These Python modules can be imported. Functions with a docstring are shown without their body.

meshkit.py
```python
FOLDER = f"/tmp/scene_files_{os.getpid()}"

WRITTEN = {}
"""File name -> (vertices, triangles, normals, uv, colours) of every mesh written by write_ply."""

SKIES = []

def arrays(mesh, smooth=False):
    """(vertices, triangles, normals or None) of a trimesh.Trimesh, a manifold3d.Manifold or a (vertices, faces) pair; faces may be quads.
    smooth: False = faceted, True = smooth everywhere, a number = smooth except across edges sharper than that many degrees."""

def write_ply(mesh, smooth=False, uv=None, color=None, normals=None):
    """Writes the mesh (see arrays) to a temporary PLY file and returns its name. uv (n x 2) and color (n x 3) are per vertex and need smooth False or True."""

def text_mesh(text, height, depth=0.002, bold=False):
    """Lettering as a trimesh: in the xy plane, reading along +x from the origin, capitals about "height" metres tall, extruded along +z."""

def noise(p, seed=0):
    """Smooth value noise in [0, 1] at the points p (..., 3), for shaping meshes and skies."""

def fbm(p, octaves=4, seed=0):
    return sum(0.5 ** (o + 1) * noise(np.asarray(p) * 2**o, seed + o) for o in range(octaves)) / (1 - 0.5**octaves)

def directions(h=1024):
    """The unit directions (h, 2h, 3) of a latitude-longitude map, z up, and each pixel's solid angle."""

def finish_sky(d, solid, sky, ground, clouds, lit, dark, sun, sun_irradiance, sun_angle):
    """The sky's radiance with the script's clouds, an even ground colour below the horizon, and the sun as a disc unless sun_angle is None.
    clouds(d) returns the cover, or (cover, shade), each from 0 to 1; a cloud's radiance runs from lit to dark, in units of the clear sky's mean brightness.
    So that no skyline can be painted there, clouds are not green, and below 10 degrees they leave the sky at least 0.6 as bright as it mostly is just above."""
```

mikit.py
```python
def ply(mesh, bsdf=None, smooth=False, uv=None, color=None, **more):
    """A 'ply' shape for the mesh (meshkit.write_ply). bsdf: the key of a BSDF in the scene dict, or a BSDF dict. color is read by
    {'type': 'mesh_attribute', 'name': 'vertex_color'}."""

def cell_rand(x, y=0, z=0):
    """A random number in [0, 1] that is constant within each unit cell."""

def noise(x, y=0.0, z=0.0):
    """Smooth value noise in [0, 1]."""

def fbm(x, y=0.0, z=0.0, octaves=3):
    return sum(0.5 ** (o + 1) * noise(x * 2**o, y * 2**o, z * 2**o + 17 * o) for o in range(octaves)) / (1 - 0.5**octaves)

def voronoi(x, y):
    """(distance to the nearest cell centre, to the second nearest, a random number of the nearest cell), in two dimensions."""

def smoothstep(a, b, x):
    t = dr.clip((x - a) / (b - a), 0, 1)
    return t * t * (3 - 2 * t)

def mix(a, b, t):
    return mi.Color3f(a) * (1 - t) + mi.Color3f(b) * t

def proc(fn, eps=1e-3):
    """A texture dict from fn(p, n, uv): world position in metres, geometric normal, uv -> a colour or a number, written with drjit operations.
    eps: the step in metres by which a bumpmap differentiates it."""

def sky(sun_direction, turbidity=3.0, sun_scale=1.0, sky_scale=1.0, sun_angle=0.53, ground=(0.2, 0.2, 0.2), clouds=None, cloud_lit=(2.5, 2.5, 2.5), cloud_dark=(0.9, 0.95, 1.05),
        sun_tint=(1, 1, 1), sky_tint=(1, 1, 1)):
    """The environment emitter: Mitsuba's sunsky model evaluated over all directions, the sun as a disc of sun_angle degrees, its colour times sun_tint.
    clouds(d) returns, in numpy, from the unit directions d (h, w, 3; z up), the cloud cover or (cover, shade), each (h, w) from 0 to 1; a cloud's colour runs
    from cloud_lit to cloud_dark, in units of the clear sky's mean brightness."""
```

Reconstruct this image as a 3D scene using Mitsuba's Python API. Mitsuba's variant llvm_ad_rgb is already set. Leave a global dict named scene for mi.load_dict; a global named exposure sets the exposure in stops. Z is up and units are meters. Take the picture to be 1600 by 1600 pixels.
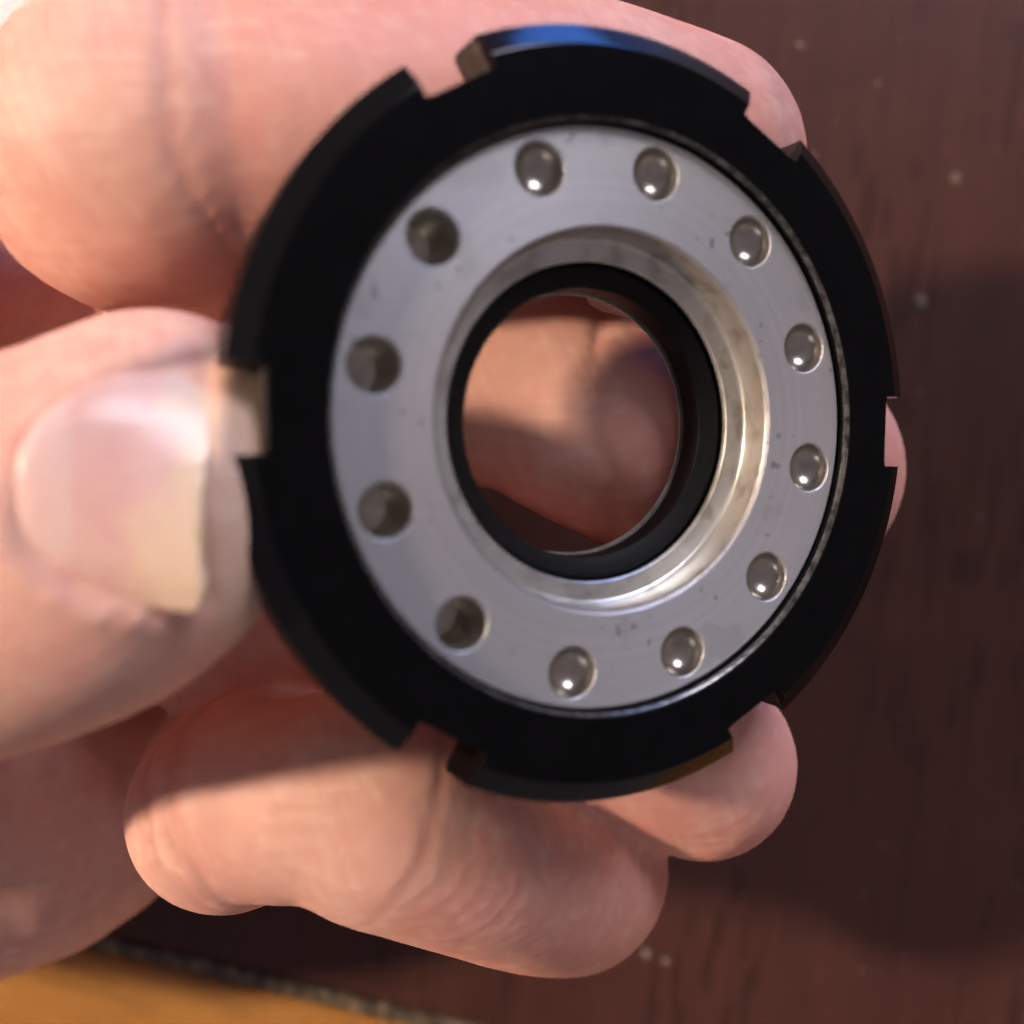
import math
import numpy as np
import trimesh
import manifold3d as m3
import mitsuba as mi
import drjit as dr
import mikit
import meshkit
from mikit import proc, noise, fbm, smoothstep, mix

T = mi.ScalarTransform4f
MM = 0.001
ZC = 100.0                      # height of the lens above the table top, mm
scene, labels = {'type': 'scene'}, {}

# ------------------------------------------------------------------ camera
scene['camera'] = {
    'type': 'thinlens', 'fov': 53.13, 'fov_axis': 'x', 'near_clip': 0.004, 'far_clip': 20.0,
    'to_world': T().look_at(origin=[0, 0, ZC * MM], target=[0, 0, 0], up=[0, 1, 0]),
    'aperture_radius': 0.00095, 'focus_distance': 0.0635,
}
exposure = 0.0

# ------------------------------------------------------------------ light
LDIR = np.array([-1.25, 0.32, 1.0])
LDIR /= np.linalg.norm(LDIR)
LPOS = LDIR * 0.75
lamp_mesh = trimesh.creation.icosphere(3, 0.033)
lamp_mesh.apply_translation(LPOS)
scene['room_light'] = {'type': 'constant', 'radiance': {'type': 'rgb', 'value': [0.200, 0.168, 0.192]}}


def rgb(*c):
    return {'type': 'rgb', 'value': list(c)}


def add(key, mesh, bsdf, smooth=30, scale=MM, **kw):
    m = mesh
    if hasattr(m, 'to_mesh'):
        q = m.to_mesh()
        m = trimesh.Trimesh(q.vert_properties[:, :3], q.tri_verts, process=False)
    m = m.copy()
    m.vertices = m.vertices * scale
    scene[key] = mikit.ply(m, bsdf, smooth=smooth, **kw)
    return m


def tag(key, label=None, category=None, group=None, kind=None):
    d = {}
    for k, v in (('label', label), ('category', category), ('group', group), ('kind', kind)):
        if v:
            d[k] = v
    labels[key] = d


scene['lamp'] = mikit.ply(lamp_mesh, {'type': 'diffuse', 'reflectance': rgb(0.8, 0.8, 0.8)}, smooth=True,
                          emitter={'type': 'area', 'radiance': rgb(715, 545, 420)})
# second, cooler and softer light: an added fill panel, unseen past the far right
WDIR = np.array([0.80, 1.50, 1.0])
WDIR /= np.linalg.norm(WDIR)
panel = trimesh.creation.box([0.42, 0.42, 0.02])
panel.apply_transform(trimesh.geometry.align_vectors([0, 0, 1], WDIR))
panel.apply_translation(WDIR * 1.25)
scene['fill_panel'] = mikit.ply(panel, {'type': 'diffuse', 'reflectance': rgb(0.7, 0.7, 0.7)}, smooth=False,
                                 emitter={'type': 'area', 'radiance': rgb(14.6, 14.1, 16.2)})
tag('fill_panel', 'added pale fill panel, unseen past the far right side of the table', 'window')
tag('lamp', 'round warm white lamp bulb above the left side of the table', 'lamp')

# blue screen standing behind the hand, out of the frame (mirrored by the top rim of the ring)
scr = trimesh.creation.box([0.20, 0.012, 0.16])
scr.apply_transform(trimesh.transformations.rotation_matrix(-0.42, [0, 0, 1]))
scr.apply_translation([0.27, 0.60, 0.10])
scene['screen'] = mikit.ply(scr, {'type': 'diffuse', 'reflectance': rgb(0.02, 0.02, 0.02)}, smooth=False,
                            emitter={'type': 'area', 'radiance': rgb(0.7, 2.3, 8.5)})
tag('screen', 'blue glowing screen standing past the far side of the hand', 'screen')


# ------------------------------------------------------------------ materials
tx, ty, PH = 0.437, -0.049, 1.931
N = np.array([math.sin(tx) * math.cos(ty), math.sin(ty), math.cos(tx) * math.cos(ty)])
U = np.cross([0, 1, 0], N)
U /= np.linalg.norm(U)
V = np.cross(N, U)
RC = np.array([5.377, 4.72, ZC - 53.628])


def black_fn(p, n, uv):
    g = fbm(p.x * 900, p.y * 900, p.z * 900, 2)
    return mi.Color3f(0.0030, 0.0031, 0.0034) * (0.75 + 0.5 * g)


scene['black_anodised'] = {'type': 'twosided', 'b': {'type': 'principled', 'base_color': proc(black_fn), 'roughness': 0.30, 'specular': 0.08}}
scene['black_gloss'] = {'type': 'twosided', 'b': {'type': 'principled', 'base_color': proc(black_fn), 'roughness': 0.14, 'specular': 0.32}}
scene['black_rubber'] = {'type': 'twosided', 'b': {'type': 'principled', 'base_color': rgb(0.005, 0.005, 0.005), 'roughness': 0.5, 'specular': 0.15}}


def lit_slot_fn(p, n, uv):
    g = smoothstep(0.35, 0.75, fbm(p.x * 1100, p.y * 1100, p.z * 1100, 3))
    return mix((0.045, 0.042, 0.036), (0.14, 0.135, 0.115), g)


scene['lit_slot'] = {'type': 'twosided', 'b': {'type': 'principled', 'base_color': proc(lit_slot_fn), 'roughness': 0.42, 'metallic': 0.5}}


def steel_rough(p, n, uv):
    return 0.30 + 0.16 * fbm(p.x * 700, p.y * 700, p.z * 700, 3)


def plate_fn(p, n, uv):
    # fine turning lines and a few dark nicks and stains of the face
    line = noise(uv.x * 26000.0, 3.0, 1.0)
    st = smoothstep(0.62, 0.72, fbm(p.x * 420, p.y * 420, p.z * 420 + 7.0, 3))
    nick = smoothstep(0.84, 0.88, noise(p.x * 2300, p.y * 2300, p.z * 2300))
    c = mi.Color3f(0.60, 0.605, 0.605) * (0.93 + 0.12 * line)
    c = c * (1 - 0.10 * st)
    return c * (1 - 0.4 * nick * smoothstep(0.48, 0.56, fbm(p.x * 300, p.y * 300, p.z * 300 + 2.0, 2)))


scene['bare_edge'] = {'type': 'twosided', 'b': {'type': 'principled', 'base_color': proc(lambda p, n, uv: mix((0.035, 0.035, 0.036), (0.17, 0.17, 0.165), smoothstep(0.25, 0.8, fbm(p.x * 2600, p.y * 2600, p.z * 2600 + 5.0, 3)))), 'metallic': 0.6, 'roughness': 0.22}}
scene['turned_steel'] = {'type': 'twosided', 'b': {'type': 'principled', 'base_color': proc(plate_fn), 'metallic': 0.85, 'roughness': 0.58, 'anisotropic': 0.3, 'specular': 0.5}}


def collar_fn(p, n, uv):
    st = smoothstep(0.45, 0.75, fbm(p.x * 900, p.y * 900, p.z * 900 + 3.0, 3))
    return mix((0.62, 0.61, 0.55), (0.44, 0.42, 0.36), st)


scene['collar_steel'] = {'type': 'twosided', 'b': {'type': 'principled', 'base_color': proc(collar_fn), 'metallic': 0.8, 'roughness': proc(steel_rough), 'specular': 0.5}}
scene['dimple_steel'] = {'type': 'twosided', 'b': {'type': 'principled', 'base_color': proc(lambda p, n, uv: mix((0.58, 0.545, 0.47), (0.34, 0.315, 0.265), fbm(p.x * 1500, p.y * 1500, p.z * 1500, 2))), 'metallic': 0.9, 'roughness': 0.24}}




# ------------------------------------------------------------------ the ring
RM = np.eye(4)
RM[:3, :3] = np.stack([U, V, N], 1)
RM[:3, 3] = RC


def tri(man):
    q = man.to_mesh()
    return trimesh.Trimesh(np.array(q.vert_properties[:, :3], float), np.array(q.tri_verts), process=False)


def lathe(profile, seg=256):
    """closed (r, h) profile turned about the ring's axis"""
    return m3.Manifold.revolve(m3.CrossSection([np.array(profile, float)], m3.FillRule.NonZero), seg)


def box(cx, cy, cz, sx, sy, sz):
    return m3.Manifold.cube([sx, sy, sz], True).translate([cx, cy, cz])


def ring_part(key, man, bsdf, smooth=25, edge=None, aniso=False):
    if edge:
        man = man.refine_to_length(edge)
    m = tri(man)
    kw = {}
    if aniso:
        f = m.faces
        v = m.vertices[f].reshape(-1, 3)
        m = trimesh.Trimesh(v, np.arange(len(v)).reshape(-1, 3), process=False)
        a = np.arctan2(v[:, 1], v[:, 0]).reshape(-1, 3)
        a = a[:, :1] + (a - a[:, :1] + np.pi) % (2 * np.pi) - np.pi
        r = np.hypot(v[:, 0], v[:, 1])
        kw['uv'] = np.stack([r * MM, a.ravel() * 12.5 * MM], 1)
        smooth = False
    m.apply_transform(RM)
    add(key, m, bsdf, smooth, **kw)


# black notched flange
prof = [(15.3, -3.2), (15.3, 0.50), (15.48, 0.70), (18.85, 0.70), (18.95, 0.66), (20.0, 0.02), (20.05, -0.08),
        (20.05, -2.75), (19.8, -3.0), (17.4, -3.0), (17.4, -3.2)]
flange = lathe(prof)
for k in range(6):
    a = k * 60 + 0.3
    cut = box(21.2, 0, -1.3, 6.0, 4.15, 8.0)
    cut = cut + box(18.3, 0, -1.3, 0.3, 3.6, 8.0)
    flange -= cut.rotate([0, 0, a])
ring_part('notched_ring__flange', flange, 'black_anodised')
chamfer = lathe([(18.86, 0.60), (18.86, 0.725), (18.97, 0.69), (20.03, 0.045), (20.08, -0.06), (20.08, -0.35), (19.95, -0.35), (19.95, -0.1)])
for k in range(6):
    chamfer -= box(21.2, 0, -1.3, 6.0, 4.15, 8.0).rotate([0, 0, k * 60 + 0.3])
ring_part('notched_ring__rim', chamfer, 'black_gloss')
# lamplight on the slot walls painted as paler grey, a skin 0.03 mm proud of each wall
for k in (1, 2, 3, 5):
    a = k * 60 + 0.3
    s = (box(18.36, 0, -1.3, 0.25, 4.0, 3.2) - box(18.36, 0, -1.3, 0.19, 3.9, 9)) ^ box(18.4, 0, -1.3, 0.3, 5, 9)
    w = box(18.2, 0, -1.32, 0.06, 4.0, 3.1)
    for sg in (-1, 1):
        w = w + box(19.05, sg * 2.06, -1.42, 1.5, 0.06, 2.7)
    key = 'notched_ring__slot_lining' + ('' if k == 1 else '_%03d' % (k - 1))
    ring_part(key, w.rotate([0, 0, a]), 'lit_slot')

lip = lathe([(15.275, 0.30), (15.275, 0.52), (15.36, 0.615), (15.42, 0.64), (15.42, 0.5)])
ring_part('notched_ring__inner_lip', lip, 'bare_edge', smooth=40)

# rear body (the threaded part that the fingers press against) and the bore's black sleeve
rear = lathe([(8.62, -4.5), (8.62, -2.35), (10.02, -2.35), (10.02, -4.38), (15.29, -4.38), (15.29, -3.22), (17.2, -3.22), (17.2, -4.3), (17.0, -4.5)])
ring_part('notched_ring__rear_body', rear, 'black_anodised')
sleeve = lathe([(7.42, -2.85), (7.36, -2.95), (7.36, -4.3), (7.62, -4.65), (8.6, -4.65), (8.6, -2.62), (8.48, -2.52), (8.25, -2.52)])
ring_part('notched_ring__sleeve', sleeve, 'black_rubber', smooth=40)
back = lathe([(7.26, -4.67), (7.26, -4.78), (7.45, -4.95), (8.4, -4.95), (8.4, -4.67)])
ring_part('notched_ring__back_rim', back, 'collar_steel')

# grey turned face with twelve drilled dimples
plate = lathe([(10.05, -4.36), (10.05, -0.12), (10.17, 0.0), (15.05, 0.0), (15.27, -0.18), (15.27, -4.36)], 200)
RD, HR = 13.28, 1.30
holes = []
for k in range(12):
    a = PH - k * math.pi / 6
    holes.append((RD * math.cos(a), RD * math.sin(a)))
rng = np.random.default_rng(4)
for k, (x, y) in enumerate(holes):
    dp = -4.31 if k in (8, 9, 10, 11) else -2.16
    c = m3.Manifold.revolve(m3.CrossSection([np.array([(0, dp), (1.38, dp), (1.38, -0.08), (1.50, 0.05), (0, 0.1)])]), 40)
    plate -= c.translate([x, y, 0])
ring_part('notched_ring__face_plate', plate, 'turned_steel', edge=0.55, aniso=True)
DEEP = (8, 9, 10, 11)             # these four sunk deeper than the rest to put their shade into the shape
for i, (x, y) in enumerate(holes):
    if i in DEEP:
        pr = [(1.372, -4.30), (1.372, -0.14), (1.32, -0.14), (1.31, -4.0), (0.16, -4.2), (0, -4.2), (0, -4.30)]
    else:
        pr = [(1.372, -2.15), (1.372, -0.12)] + [(1.33 * math.cos(q), -0.12 - 1.12 * math.sin(q)) for q in np.linspace(0, 1.50, 12)] + [(0, -1.25), (0, -2.15)]
    cup = m3.Manifold.revolve(m3.CrossSection([np.array(pr)], m3.FillRule.NonZero), 40).translate([x, y, 0])
    ring_part('notched_ring__face_plate__dimple' + ('' if i == 0 else '_%03d' % i), cup, 'dimple_steel', smooth=50)

# stepped steel collar inside the face
collar = lathe([(8.63, -2.33), (8.63, -2.12), (8.72, -2.02), (9.55, -2.02), (9.75, -1.92), (9.88, -1.7), (9.92, -0.3), (10.03, -0.14), (10.03, -2.33)], 220)
ring_part('notched_ring__collar', collar, 'collar_steel', smooth=35)
# small burrs that sparkle along the edges
rng = np.random.default_rng(11)
burr = []
for k in range(110):
    a = rng.uniform(-1.3, 1.5)
    if rng.random() < 0.6:
        r, h = rng.normal(10.1, 0.05), -0.02
    else:
        r, h = rng.normal(15.36, 0.03), 0.45
    s = rng.uniform(0.02, 0.06)
    b = trimesh.creation.icosphere(1, s)
    b.vertices *= rng.uniform(0.5, 1.3, 3)
    b.apply_translation([r * math.cos(a), r * math.sin(a), h])
    burr.append(b)
burr = trimesh.util.concatenate(burr)
burr.apply_transform(RM)
add('notched_ring__burrs', burr, 'dimple_steel', True)
labels['notched_ring__burrs'] = {'kind': 'stuff'}
tag('notched_ring', 'black notched metal ring with a grey dimpled steel face held between thumb and fingers', 'metal ring')
labels['notched_ring__face_plate'] = {'label': 'grey turned steel face with twelve round dimples'}
labels['notched_ring__collar'] = {'label': 'pale steel step around the bore'}


# ------------------------------------------------------------------ the hand: one implicit surface
# the hand's chains of (x, y, z, radius) in mm: each finger from the palm to its tip
CHAINS = {
    'index': np.array([(-64.35, 32.66, 22.00, 8.29), (-48.12, 26.25, 30.00, 5.91), (-35.26, 22.40, 38.00, 4.57), (-28.88, 21.13, 41.50, 4.83), (-24.39, 20.31, 42.60, 6.53), (-19.98, 20.05, 42.40, 9.14), (-18.12, 20.19, 42.00, 9.06), (-16.64, 20.37, 41.50, 8.81), (-14.06, 20.72, 40.80, 9.10), (-9.15, 21.50, 39.00, 9.42), (-1.99, 22.65, 36.20, 9.37), (5.03, 23.45, 33.00, 9.04), (11.46, 23.54, 30.00, 8.40)]),
    'middle': np.array([(-62.52, 19.48, 18.00, 8.46), (-46.91, 17.28, 21.00, 8.39), (-30.06, 12.95, 26.00, 8.32), (-15.09, 9.92, 31.00, 7.68), (-4.28, 9.06, 31.60, 7.10), (1.71, 7.76, 31.80, 6.82), (3.62, 6.61, 31.80, 6.82), (6.00, 5.66, 31.40, 7.12), (9.19, 4.72, 30.00, 7.53), (14.60, 3.74, 27.00, 8.12), (19.72, 3.07, 24.50, 8.40)]),
    'ring': np.array([(-60.38, 5.25, 16.00, 8.14), (-41.00, 1.02, 18.00, 8.71), (-26.81, -4.14, 22.00, 9.99), (-17.57, -5.46, 26.00, 9.62), (-8.88, -6.75, 29.00, 8.34), (-1.71, -8.99, 31.50, 7.45), (3.40, -11.64, 32.00, 7.22), (8.62, -14.10, 31.00, 7.12), (12.96, -17.31, 29.00, 6.57)]),
    'pinky': np.array([(-25.67, -16.39, 12.60, 6.01), (-22.08, -19.35, 20.60, 5.96), (-19.71, -19.58, 29.60, 6.16), (-17.49, -18.69, 36.10, 6.07), (-15.92, -17.30, 37.10, 6.25), (-13.99, -17.49, 37.80, 5.99), (-11.13, -17.00, 38.60, 6.14), (-7.74, -18.11, 38.10, 6.73), (-5.88, -19.05, 37.30, 6.66), (-2.45, -20.99, 34.80, 6.85), (1.31, -23.62, 30.40, 7.18), (3.88, -25.58, 26.00, 7.35)]),
    'thumb': np.array([(-59.50, -12.25, 30.00, 14.44), (-40.96, -6.53, 42.00, 11.96), (-29.61, -3.22, 48.50, 10.04), (-24.03, -1.91, 50.70, 9.43), (-20.74, -0.85, 51.20, 9.03), (-18.76, 0.46, 50.80, 8.61), (-17.57, 1.73, 49.80, 8.16)]),
    'heel': np.array([(-30.66, -20.80, 12.40, 8.76), (-34.90, -22.21, 15.40, 10.84), (-40.27, -23.49, 17.40, 12.80), (-48.96, -22.44, 18.40, 14.79), (-66.30, -19.38, 18.40, 17.34), (-86.70, -10.20, 18.40, 18.36)]),
    'wrist': np.array([(-48.75, -33.42, 15.40, 7.30), (-57.47, -27.69, 16.40, 10.97), (-76.50, -19.38, 18.40, 15.30)]),
    'web': np.array([(-42.38, -1.88, 40.00, 8.25), (-45.67, 12.69, 42.00, 8.70), (-59.50, 28.44, 30.00, 8.75)]),
    'contact': np.array([(-18.81, -11.90, 30.00, 3.72), (-14.09, -11.95, 31.70, 3.42), (-10.20, -12.24, 32.00, 3.40)]),
    'palm': np.array([(-70.21, 33.56, 17.40, 8.78), (-71.91, 21.15, 15.40, 10.58), (-69.80, 5.29, 15.40, 12.16), (-75.56, -1.01, 19.40, 16.62), (-88.42, -4.91, 21.40, 18.67)]),
    'thenar': np.array([(-42.38, -6.75, 40.00, 11.25), (-57.75, -12.25, 30.00, 14.44), (-74.10, -9.50, 24.00, 18.05), (-90.25, -7.12, 24.00, 18.05), (-114.00, -7.12, 24.00, 17.57)]),
}
SQUASH = {'thumb': 1.36}


def spline(rows, n):
    from scipy.interpolate import PchipInterpolator
    s = np.r_[0, np.cumsum(np.linalg.norm(np.diff(rows[:, :3], axis=0), axis=1))]
    t = np.linspace(0, s[-1], n)
    return PchipInterpolator(s, rows)(t), t


SP = {k: spline(c, 90 if k in ('index', 'middle', 'ring', 'pinky', 'thumb') else 24) for k, c in CHAINS.items()}
BLEND = {'index': 0.5, 'middle': 0.8, 'ring': 0.5, 'pinky': 1.0, 'thumb': 0.5, 'heel': 1.5, 'wrist': 0.4, 'web': 4.0, 'contact': 0.8, 'palm': 5.0, 'thenar': 6.0}


def seg_dist(p, a, b, ra, rb, sq=1.0):
    """distance to a tapered capsule; sq > 1 flattens it along z"""
    k = np.array([1, 1, sq])
    p, a, b = p * k, a * k, b * k
    ab = b - a
    h = np.clip(((p - a) @ ab) / (ab @ ab + 1e-9), 0, 1)
    return (np.linalg.norm(p - a - h[..., None] * ab, axis=-1) - (ra + (rb - ra) * h)) / (1 + 0.5 * (sq - 1))


def smin(a, b, k):
    h = np.maximum(k - np.abs(a - b), 0) / k
    return np.minimum(a, b) - h * h * k * 0.25


G = 0.62
lo = np.array([-104.0, -60.0, -0.9])
hi = np.array([30.0, 52.0, 63.0])
dims = np.ceil((hi - lo) / G).astype(int)
ax = [lo[i] + G * np.arange(dims[i]) for i in range(3)]
field = np.full(dims, 6.0, np.float32)
for name in ('palm', 'thenar', 'web', 'heel', 'wrist', 'middle', 'ring', 'contact', 'index', 'pinky', 'thumb'):
    rows, _ = SP[name]
    sq = SQUASH.get(name, 1.0)
    chain = np.full(dims, 6.0, np.float32)
    for a, b in zip(rows[:-1], rows[1:]):
        m = max(a[3], b[3]) + 2.5
        i0 = np.clip(np.floor((np.minimum(a[:3], b[:3]) - m - lo) / G).astype(int), 0, dims)
        i1 = np.clip(np.ceil((np.maximum(a[:3], b[:3]) + m - lo) / G).astype(int), 0, dims)
        if (i1 <= i0).any():
            continue
        sl = tuple(slice(i0[k], i1[k]) for k in range(3))
        g = np.stack(np.meshgrid(*[ax[k][sl[k]] for k in range(3)], indexing='ij'), -1)
        chain[sl] = np.minimum(chain[sl], seg_dist(g, a[:3], b[:3], a[3], b[3], sq))
    field = smin(field, chain, BLEND[name])


# the hand rests on the table: flesh flattens there
field = -smin(-field, -np.float32(1) * (0.35 - ax[2])[None, None, :], 1.5).astype(np.float32)


def surface_nets(f, lo, g):
    """one vertex per cell that the surface crosses, one quad per grid edge that it crosses"""
    ins = f < 0
    c = sum(ins[i:i + f.shape[0] - 1, j:j + f.shape[1] - 1, k:k + f.shape[2] - 1].astype(np.int8) for i in (0, 1) for j in (0, 1) for k in (0, 1))
    cells = np.argwhere((c > 0) & (c < 8))
    idx = np.full(np.array(f.shape) - 1, -1, np.int64)
    idx[tuple(cells.T)] = np.arange(len(cells))
    acc, cnt = np.zeros((len(cells), 3)), np.zeros(len(cells))
    cor = [(i, j, k) for i in (0, 1) for j in (0, 1) for k in (0, 1)]
    for a in cor:
        for d in range(3):
            if a[d] == 0:
                b = list(a)
                b[d] = 1
                fa, fb = f[tuple((cells + a).T)], f[tuple((cells + b).T)]
                on = (fa < 0) != (fb < 0)
                t = np.where(on, fa / np.where(on, fa - fb, 1), 0)
                p = np.tile(np.array(a, float), (len(cells), 1))
                p[:, d] = t
                acc[on] += p[on]
                cnt[on] += 1
    v = lo + g * (cells + acc / cnt[:, None])
    quads = []
    for d in range(3):
        e = [slice(1, -1)] * 3
        e[d] = slice(0, -1)
        e2 = list(e)
        e2[d] = slice(1, None)
        a, b = ins[tuple(e)], ins[tuple(e2)]
        for sign, m in ((1, a & ~b), (-1, ~a & b)):
            q = np.argwhere(m) + [0 if k == d else 1 for k in range(3)]
            u, w = (d + 1) % 3, (d + 2) % 3
            cs = []
            for du, dw in ((0, 0), (1, 0), (1, 1), (0, 1)):
                r = q.copy()
                r[:, u] -= du
                r[:, w] -= dw
                cs.append(idx[tuple(r.T)])
            qq = np.stack(cs, 1)
            quads.append(qq if sign > 0 else qq[:, ::-1])
    q = np.vstack(quads)
    q = q[(q >= 0).all(1)]
    return v, np.vstack([q[:, [0, 1, 2]], q[:, [0, 2, 3]]])


hv, hf = surface_nets(field, lo, G)
hand = trimesh.Trimesh(hv, hf, process=False)
parts = hand.split(only_watertight=False)
hand = max(parts, key=lambda q: len(q.faces))
trimesh.smoothing.filter_taubin(hand, lamb=0.5, nu=0.53, iterations=12)
# finer where the lens sees it
fr = hand.triangles_center
near = (fr[:, 0] > -45)
hand = hand.subdivide(np.nonzero(near)[0])
hand.merge_vertices()
trimesh.smoothing.filter_taubin(hand, lamb=0.5, nu=0.52, iterations=4)

# nearest finger, place along it, and the side of it that each vertex is on
from scipy.spatial import cKDTree
P = np.array(hand.vertices)
names = list(SP)
cp = np.vstack([SP[k][0] for k in names])
cid = np.concatenate([np.full(len(SP[k][0]), i) for i, k in enumerate(names)])
cs = np.concatenate([SP[k][1] for k in names])
kd, ki = cKDTree(cp[:, :3]).query(P, k=60)
best = (kd - cp[ki, 3]).argmin(1)
pick = ki[np.arange(len(P)), best]
fid, fs = cid[pick], cs[pick]
tang = np.vstack([np.gradient(SP[k][0][:, :3], axis=0) for k in names])
tang /= np.linalg.norm(tang, axis=1, keepdims=True)
fs = fs + ((P - cp[pick, :3]) * tang[pick]).sum(1)
NV = np.array(hand.vertex_normals)


disp, rose = np.zeros(len(P)), np.zeros(len(P))
front = np.clip((NV[:, 2] + 0.25) / 0.6, 0, 1)
wob = meshkit.fbm(P * 0.35, 3, 5) - 0.5
off = P - cp[pick, :3]


E_ = hand.edges_unique
import scipy.sparse as sp
ok = fid[E_[:, 0]] == fid[E_[:, 1]]
E_ = E_[ok]
W_ = sp.coo_matrix((np.ones(len(E_)), (E_[:, 0], E_[:, 1])), (len(P), len(P))).tocsr()
W_ = W_ + W_.T + sp.identity(len(P))
D_ = sp.diags(1 / np.asarray(W_.sum(1)).ravel())
for _ in range(60):
    fs = D_ @ (W_ @ fs)


def crease(name, s0, depth, width, bow=0.0, wav=0.8, yc=0.0, low=0.0, rd=0.6):
    i = names.index(name)
    on = fid == i
    y = off[:, 1]
    d = fs - s0 - wav * wob * 2 - bow * (y ** 2) * 0.02 + yc * y - low * np.minimum(y + 1, 0) ** 2
    disp[on] -= (depth * np.exp(-(d / width) ** 2) * front)[on]
    rose[on] = np.maximum(rose[on], (rd * np.exp(-(d / (width * 1.3)) ** 2))[on])


si = 52.79
crease('index', si, 0.10, 0.26, 0, 0.1, 0.0, 0.055)
crease('index', 44.15, 0.2, 0.5, 0, 1)
crease('middle', 69.93, 0.10, 0.30, 1.0, 0.2, 0.38, 0.0, 0.4)
dd = (fs - 69.93) + 0.38 * off[:, 1] - 0.02 * off[:, 1] ** 2
on = fid == names.index('middle')
disp[on] += (0.30 * np.clip(dd / 1.2, 0, 1) * front)[on]
crease('pinky', 37.22, 0.05, 0.22, -0.9, 0.1)
crease('pinky', 27.30, 0.14, 0.30, 0, 0.9)
crease('pinky', 26.06, 0.10, 0.25, 0, 0.9)
# soft unevenness of flesh
disp += 0.16 * (meshkit.fbm(P * 0.16, 3, 9) - 0.5)
disp += 0.035 * (meshkit.fbm(P * 0.8, 2, 2) - 0.5)

# ---- thumb nail bed: the fold of skin around the nail
NX0, NX1 = -20.55, -13.19
NYL, NYR = 0.57, 1.69            # height of its middle at the cuticle and at the free edge
NHL, NHR = 152 * 41.6 / 1600, 226 * 43.5 / 1600              # half width there
ncx, nhx = (NX0 + NX1) / 2, (NX1 - NX0) / 2
ncy, nhy = (NYL + NYR) / 2, (NHL + NHR) / 2


def nail_mid(x):
    return ncy + (NYR - NYL) / 2 * (x - ncx) / nhx


def nail_half(x):
    return (nhy + (NHR - NHL) / 2 * np.clip((x - ncx) / nhx, -1, 1)) / nhy


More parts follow.
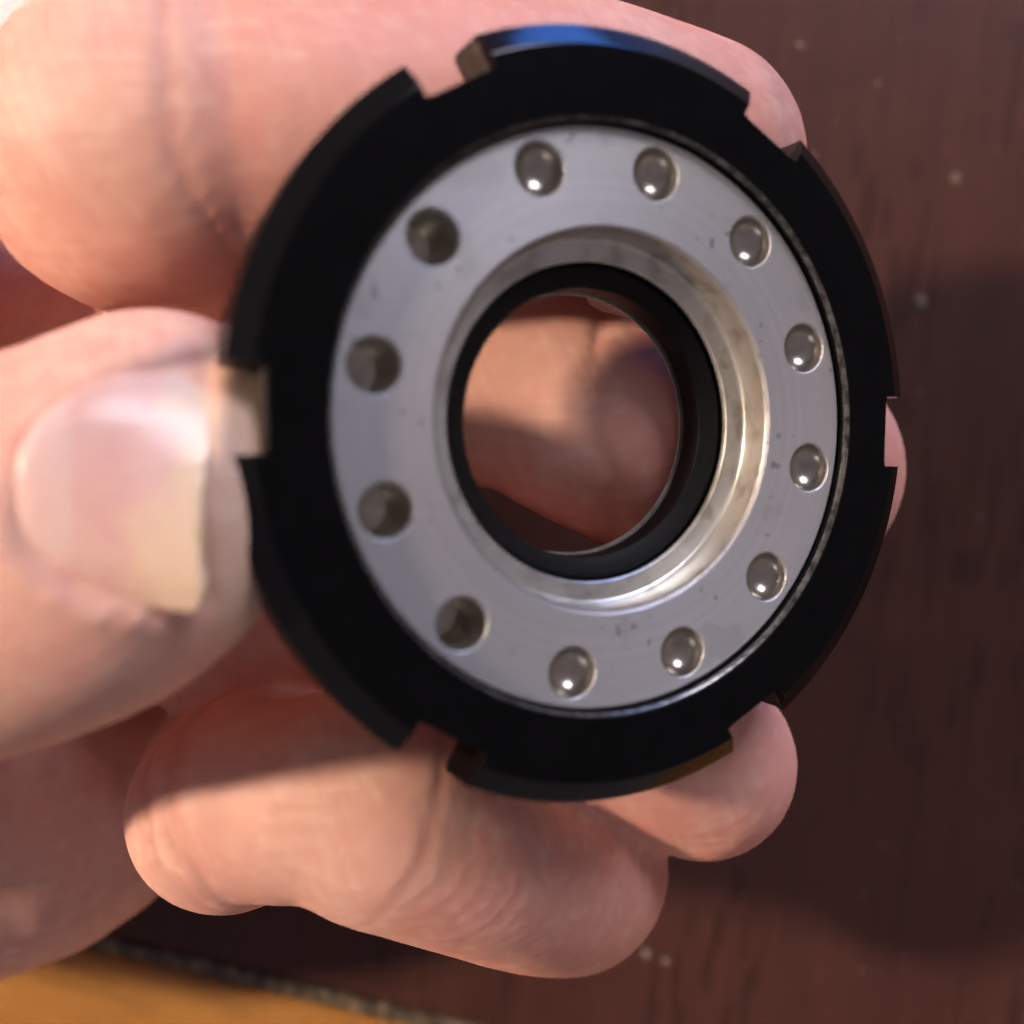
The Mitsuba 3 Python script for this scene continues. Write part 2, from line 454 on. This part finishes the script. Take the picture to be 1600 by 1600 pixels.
def nail_sd(x, y):
    """signed distance to the nail's outline, round at the cuticle, square at the free edge; the nail widens to the edge"""
    y = (y - nail_mid(x)) / nail_half(x)
    x = x - ncx
    r = np.where(x < 0, 3.4, 0.6)
    qx, qy = np.abs(x) - nhx + r, np.abs(y) - nhy + r
    return np.hypot(np.maximum(qx, 0), np.maximum(qy, 0)) + np.minimum(np.maximum(qx, qy), 0) - r


th = (fid == names.index('thumb')) & (NV[:, 2] > 0.1)
nsd = nail_sd(P[:, 0], P[:, 1])
lefty = np.clip((NX1 - 0.6 - P[:, 0]) / 1.5, 0, 1)
disp[th] += (0.15 * np.exp(-((nsd - 0.75) / 0.55) ** 2) * lefty)[th]
disp[th] -= (0.42 * (1 - np.clip((nsd + 0.35) / 0.5, 0, 1)) * np.clip(front, 0, 1))[th]
oth = np.where(cid[ki] != fid[:, None], kd - cp[ki, 3], 9.0).min(1)
disp *= np.clip((oth - 0.4) / 1.2, 0, 1)
disp = D_ @ (W_ @ disp)
hand.vertices = P + NV * disp[:, None]
NV = np.array(hand.vertex_normals)

# ---- colour of the skin: palm tones, pink finger pads, blotches, pale crease rims
mott = meshkit.fbm(P * 0.30, 3, 21)
mott2 = meshkit.fbm(P * 1.1, 3, 33)
base = np.array([0.705, 0.395, 0.305])
pink = np.array([0.68, 0.28, 0.215])
pale = np.array([0.76, 0.53, 0.40])
tone = np.clip((mott - 0.36) * 2.6, 0, 1)
pads = np.zeros(len(P))
PAD = {'index': si + 0.5, 'middle': 69.93, 'ring': 52.33, 'pinky': 37.84}
for nme in ('index', 'middle', 'ring', 'pinky'):
    i = names.index(nme)
    L = SP[nme][1][-1]
    on = fid == i
    pads[on] = np.clip((fs[on] - PAD[nme] + 1.5 * wob[on]) / 1.2, 0, 1)
w = np.clip(0.32 * tone + 0.50 * pads * (0.55 + 0.9 * mott2), 0, 1)[:, None]
col = base * (1 - w) + pink * w
w = np.clip((mott2 - 0.50) * 1.3, 0, 0.4)[:, None]
col = col * (1 - w) + pale * w
red = np.clip(meshkit.fbm(P * 0.75, 3, 55) - 0.56, 0, 1)[:, None] * 1.1
col = col * (1 - red) + np.array([0.60, 0.26, 0.22]) * red
col = col * (1 - rose[:, None]) + np.array([0.58, 0.27, 0.21]) * rose[:, None]
tw = (fid == names.index('thumb'))
cream = np.clip((P[:, 0] - NX1 + 1.2) / 1.6 + (mott2 - 0.5) * 1.5, 0, 1) * tw
col = col * (1 - 0.55 * cream[:, None]) + np.array([0.78, 0.60, 0.42]) * 0.55 * cream[:, None]
# thin pale skin lines along and across the fingers
st1 = meshkit.noise(P * [0.45, 3.0, 1.6], 61) * meshkit.noise(P * [0.25, 0.25, 0.25], 63)
q1 = np.stack([(P[:, 0] + 0.45 * P[:, 1]) * 2.6, (P[:, 1] - 0.45 * P[:, 0]) * 0.30, P[:, 2] * 0.5], 1)
st2 = meshkit.noise(q1, 62) * meshkit.noise(P * [0.22, 0.22, 0.22], 64)
ln = (0.38 * np.clip((st1 - 0.34) / 0.10, 0, 1) + 0.34 * np.clip((st2 - 0.34) / 0.10, 0, 1))[:, None]
col = col * (1 - ln) + np.minimum(col * [1.10, 1.26, 1.28], 0.9) * ln
col = np.clip(col, 0, 1)


def skin_bump(p, n, uv):
    x, y, z = p.x * 1000, p.y * 1000, p.z * 1000
    # ridges that bow around the pads, the grid of fine skin lines, some long wrinkles
    w1 = fbm(x * 0.3, y * 0.3, z * 0.3, 2) * 5
    rid = dr.sin((x * 0.75 + 0.25 * y + 0.12 * w1) * 12.5)
    lines = 0.6 * fbm(x * 7.5, y * 1.1, z * 2.0, 2) + 0.6 * fbm(x * 0.9, y * 7.5 + x * 1.2, z * 4.0 + 9, 2)
    grain = fbm(x * 6.0, y * 6.0, z * 6.0, 2)
    return 0.03 * rid + 1.0 * lines + 0.35 * grain


scene['skin_base'] = {'type': 'principled', 'base_color': {'type': 'mesh_attribute', 'name': 'vertex_color'}, 'roughness': 0.54, 'specular': 0.42, 'sheen': 0.1}
scene['skin'] = {'type': 'twosided', 'b': {'type': 'bumpmap', 'arbitrary': proc(skin_bump, 4e-5), 'scale': 0.000009, 'bsdf': scene.pop('skin_base')}}
add('hand', hand, 'skin', True, color=col)
tag('hand', 'bare left hand holding up the black ring between its thumb and curled fingers', 'hand')

# ---- the nail plate: a curved sheet with a thick free edge
sel = th & (nsd < -0.8) & (P[:, 0] < NX1 - 2.0)
X, Y, Z = hand.vertices[sel].T
ctr = lambda x, y: np.stack([np.ones_like(x), x - ncx, y - ncy, (x - ncx) ** 2, (x - ncx) * (y - ncy), (y - ncy) ** 2], -1)
coef = np.linalg.lstsq(ctr(X, Y), Z, rcond=None)[0]
coef[3] = max(coef[3], -0.012)
na, nb = 70, 56
aa, bb = np.meshgrid(np.linspace(-1, 1, na), np.linspace(-1, 1, nb), indexing='ij')
gx = aa * nhx
rr = np.where(gx < 0, 3.4, 0.6)
inset = np.where(np.abs(gx) > nhx - rr, rr - np.sqrt(np.maximum(rr ** 2 - (np.abs(gx) - nhx + rr) ** 2, 0)), 0)
gy = bb * (nhy - inset) * nail_half(ncx + gx)
wav = 0.16 * (meshkit.fbm(np.stack([gy * 0.9, gy * 0, gy * 0], -1), 3, 8) - 0.5) * np.clip(aa, 0, 1) ** 6 * 4
x3 = ncx + gx + wav
y3 = nail_mid(x3) + gy
z3 = (ctr(x3, y3) @ coef) + 0.34 - 0.35 * np.abs(bb) ** 5 - 0.35 * np.clip(-aa, 0, 1) ** 8
z3 += 0.05 * (meshkit.fbm(np.stack([gx * 0.1, gy * 1.6, gy * 0], -1), 3, 3) - 0.5)
top = np.stack([x3, y3, z3], -1)
bot = top - [0, 0, 0.42]
vv = np.vstack([top.reshape(-1, 3), bot.reshape(-1, 3)])
ii, jj = np.meshgrid(np.arange(na - 1), np.arange(nb - 1), indexing='ij')
q = np.stack([ii * nb + jj, (ii + 1) * nb + jj, (ii + 1) * nb + jj + 1, ii * nb + jj + 1], -1).reshape(-1, 4)
nq = na * nb
rim = [(i, 0) for i in range(na)] + [(na - 1, j) for j in range(1, nb)] + [(i, nb - 1) for i in range(na - 2, -1, -1)] + [(0, j) for j in range(nb - 2, 0, -1)]
rim = [i * nb + j for i, j in rim]
side = [(a, a + nq, b + nq, b) for a, b in zip(rim, rim[1:] + rim[:1])]
fq = np.vstack([q, q[:, ::-1] + nq, np.array(side)])
nail = trimesh.Trimesh(vv, np.vstack([fq[:, [0, 1, 2]], fq[:, [0, 2, 3]]]), process=False)
A2 = np.r_[aa.ravel(), aa.ravel()]
B2 = np.r_[bb.ravel(), bb.ravel()]
nz = meshkit.fbm(np.stack([A2 * 2.2, B2 * 3.5, A2 * 0], -1), 3, 14)
free = 0.75 * np.clip((A2 - (0.20 + 1.3 * (nz - 0.5) - 0.10 * B2 ** 2)) / 0.5, 0, 1)[:, None]
free = np.maximum(free, np.clip((A2 - 0.90 - 0.12 * (nz - 0.5)) / 0.05, 0, 1)[:, None])
lun_glare = np.clip((-0.48 - A2 + 0.15 * (1 - B2 ** 2) + 0.1 * (nz - 0.5)) / 0.1, 0, 1)[:, None]  # pale lunula that also paints in the glare strip on the nail
ncol = np.array([0.74, 0.455, 0.395]) + (nz[:, None] - 0.5) * np.array([0.10, 0.16, 0.12])
ncol = ncol * (1 - free) + np.array([0.80, 0.63, 0.42]) * free
ncol = ncol * (1 - 0.6 * lun_glare) + np.array([0.83, 0.62, 0.55]) * 0.6 * lun_glare
dirt = np.clip((meshkit.fbm(np.stack([A2 * 9, B2 * 7, A2 * 0], -1), 2, 77) - 0.55) * 3, 0, 1)[:, None] * np.clip((A2 - 0.86) / 0.08, 0, 1)[:, None]
ncol = ncol * (1 - 0.6 * dirt) + np.array([0.42, 0.38, 0.16]) * 0.6 * dirt
scene['nail_plate'] = {'type': 'twosided', 'b': {'type': 'principled', 'base_color': {'type': 'mesh_attribute', 'name': 'vertex_color'}, 'roughness': 0.27, 'specular': 0.5}}
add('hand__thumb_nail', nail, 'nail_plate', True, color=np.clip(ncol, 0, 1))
labels['hand__thumb_nail'] = {'label': 'pink thumb nail with a yellowish free edge'}


# ------------------------------------------------------------------ the table
def wood(p, along, across, c0, c1, dark, warm):
    n1 = fbm(across * 90 + 2.0 * fbm(along * 8, across * 30, 2.0, 2), along * 9, 1.0, 3)
    fine = fbm(across * 700, along * 80, 4.0, 2)
    pore = smoothstep(0.66, 0.76, noise(across * 1300, along * 210, 8.0)) * smoothstep(0.35, 0.6, fbm(across * 120, along * 60, 3.0, 2))
    wa = fbm(across * 60 + 3.0, along * 60, 9.0, 2) * 2.2
    blot = fbm(across * 70 + wa, along * 26 - 0.7 * wa + across * 20, 6.0, 4)
    c = mix(c0, c1, n1 * 0.25 + 0.15 * fine + 0.60 * blot)
    return c * (1 - dark * pore) * (0.92 + 0.16 * fine)


def main_wood(p, n, uv):
    return wood(p, p.y + 0.12 * p.x, p.x - 0.12 * p.y, (0.040, 0.0146, 0.0115), (0.075, 0.0285, 0.0190), 0.30, 0)


def edge_wood(p, n, uv):
    return wood(p, p.x * 0.97 - p.y * 0.24, p.y * 0.97 + p.x * 0.24, (0.30, 0.135, 0.032), (0.43, 0.205, 0.052), 0.15, 0)


for k, f in (('main_board', main_wood), ('edge_board', edge_wood)):
    scene[k + '_wood'] = {'type': 'twosided', 'b': {'type': 'principled', 'base_color': proc(f), 'roughness': 0.46, 'specular': 0.24}}


def slab(poly, z0, z1, bevel):
    cs = m3.CrossSection([np.array(poly, float)])
    body = m3.Manifold.extrude(cs.offset(-bevel, m3.JoinType.Miter), z1 - z0).translate([0, 0, z0])
    low = m3.Manifold.extrude(cs, z1 - z0 - bevel).translate([0, 0, z0])
    return m3.Manifold.batch_hull([body, low])


s0, s1 = np.array([-37.50, -42.88]), np.array([-6.88, -50.25])      # along the seam
sd = (s1 - s0) / np.linalg.norm(s1 - s0)
sn = np.array([-sd[1], sd[0]])
PA, PB = s0 - sd * 420, s0 + sd * 420
main = slab([PA + sn * 0.95, PB + sn * 0.95, PB + sn * 520, PA + sn * 520], -22, 0, 0.35)
add('table__main_board', main, 'main_board_wood', 20)
edge = slab([PA - sn * 90, PB - sn * 90, PB - sn * 0.95, PA - sn * 0.95], -22, -0.15, 0.5)
add('table__edge_board', edge, 'edge_board_wood', 20)
# dark beading in the seam between the boards, worn unevenly
tt = np.linspace(-300, 300, 1500)
ring_n = 9
ph = np.linspace(0, np.pi, ring_n)
beadn = meshkit.fbm(np.stack([tt * 0.8, tt * 0, tt * 0], -1), 3, 2)
hgt = 0.40 + 0.16 * beadn
cr = s0[None] + sd[None] * tt[:, None]
bv = []
for i in range(len(tt)):
    for q_ in ph:
        o = math.cos(q_) * 0.82
        bv.append([cr[i, 0] + sn[0] * o, cr[i, 1] + sn[1] * o, -0.45 + hgt[i] * math.sin(q_) ** 0.7])
bv = np.array(bv)
ii, jj = np.meshgrid(np.arange(len(tt) - 1), np.arange(ring_n - 1), indexing='ij')
q = np.stack([ii * ring_n + jj, ii * ring_n + jj + 1, (ii + 1) * ring_n + jj + 1, (ii + 1) * ring_n + jj], -1).reshape(-1, 4)
base_q = np.stack([np.arange(len(tt) - 1) * ring_n, np.arange(1, len(tt)) * ring_n, np.arange(1, len(tt)) * ring_n + ring_n - 1, np.arange(len(tt) - 1) * ring_n + ring_n - 1], -1)
q = np.vstack([q, base_q])
bead = trimesh.Trimesh(bv, np.vstack([q[:, [0, 1, 2]], q[:, [0, 2, 3]]]), process=False)
bead.fix_normals()


def bead_fn(p, n, uv):
    g = smoothstep(0.40, 0.75, fbm(p.x * 1100, p.y * 1300, 1.0, 3))
    return mix((0.06, 0.045, 0.03), (0.17, 0.135, 0.085), g)


scene['bead_metal'] = {'type': 'twosided', 'b': {'type': 'principled', 'base_color': proc(bead_fn), 'roughness': 0.45, 'specular': 0.3}}
add('table__seam_strip', bead, 'bead_metal', 40)
labels['table__seam_strip'] = {'label': 'dull grey strip in the seam between the two boards'}
bottom = m3.Manifold.extrude(m3.CrossSection([np.array([PA - sn * 80, PB - sn * 80, PB + sn * 510, PA + sn * 510])]), 6).translate([0, 0, -29])
add('table__underframe', bottom, 'main_board_wood', 20)
tag('table', 'dark glossy wooden table under the hand with a seam near its lighter front edge', 'table')

# crumbs and dust on the table
rng = np.random.default_rng(3)
dust = []
for x, y, r in [(28.1, 45.5, 0.42), (43.3, 32.6, 0.42), (39.8, 20.5, 0.50), (35.8, 41.9, 0.26), (29.4, 34.7, 0.25), (13.1, -43.1, 0.45), (15.0, -43.8, 0.30)] + [
        (rng.uniform(15, 55), rng.uniform(-55, 55), rng.uniform(0.06, 0.16)) for _ in range(60)]:
    b = trimesh.creation.icosphere(2, r)
    b.vertices *= [rng.uniform(0.7, 1.4), rng.uniform(0.7, 1.4), 0.35]
    b.vertices += (meshkit.noise(b.vertices * 6 + 9 * x) - 0.5)[:, None] * 0.3 * r
    b.apply_translation([x, y, 0.3 * r])
    dust.append(b)
scene['dust_grey'] = {'type': 'diffuse', 'reflectance': rgb(0.17, 0.135, 0.115)}
add('dust', trimesh.util.concatenate(dust), 'dust_grey', True)
tag('dust', 'pale specks of dust scattered on the dark table top', 'dust', kind='stuff')

# sheet of white paper past the index finger
pp = np.array([[-76.25, 73.75], [-37.19, 70.62], [-40.0, 46.25], [-76.25, 44.38]])
g = 24
us, vs = np.meshgrid(np.linspace(0, 1, g), np.linspace(0, 1, g), indexing='ij')
xy = ((1 - us) * (1 - vs))[..., None] * pp[0] + (us * (1 - vs))[..., None] * pp[1] + (us * vs)[..., None] * pp[2] + ((1 - us) * vs)[..., None] * pp[3]
zz = 0.5 + 1.6 * us ** 3 + 1.2 * (1 - vs) ** 2
pt = np.concatenate([xy, zz[..., None]], -1).reshape(-1, 3)
ii, jj = np.meshgrid(np.arange(g - 1), np.arange(g - 1), indexing='ij')
q = np.stack([ii * g + jj, ii * g + jj + 1, (ii + 1) * g + jj + 1, (ii + 1) * g + jj], -1).reshape(-1, 4)
vv = np.vstack([pt, pt - [0, 0, 0.12]])
rimp = [i * g for i in range(g)] + [(g - 1) * g + j for j in range(1, g)] + [i * g + g - 1 for i in range(g - 2, -1, -1)] + [j for j in range(g - 2, 0, -1)]
side = np.array([(a, b, b + g * g, a + g * g) for a, b in zip(rimp, rimp[1:] + rimp[:1])])
q = np.vstack([q, q[:, ::-1] + g * g, side])
paper = trimesh.Trimesh(vv, np.vstack([q[:, [0, 1, 2]], q[:, [0, 2, 3]]]), process=False)
paper.fix_normals()
scene['paper_white'] = {'type': 'twosided', 'b': {'type': 'diffuse', 'reflectance': rgb(0.80, 0.80, 0.78)}}
add('paper_sheet', paper, 'paper_white', 30)
tag('paper_sheet', 'corner of a white paper sheet on the table behind the index finger', 'paper')
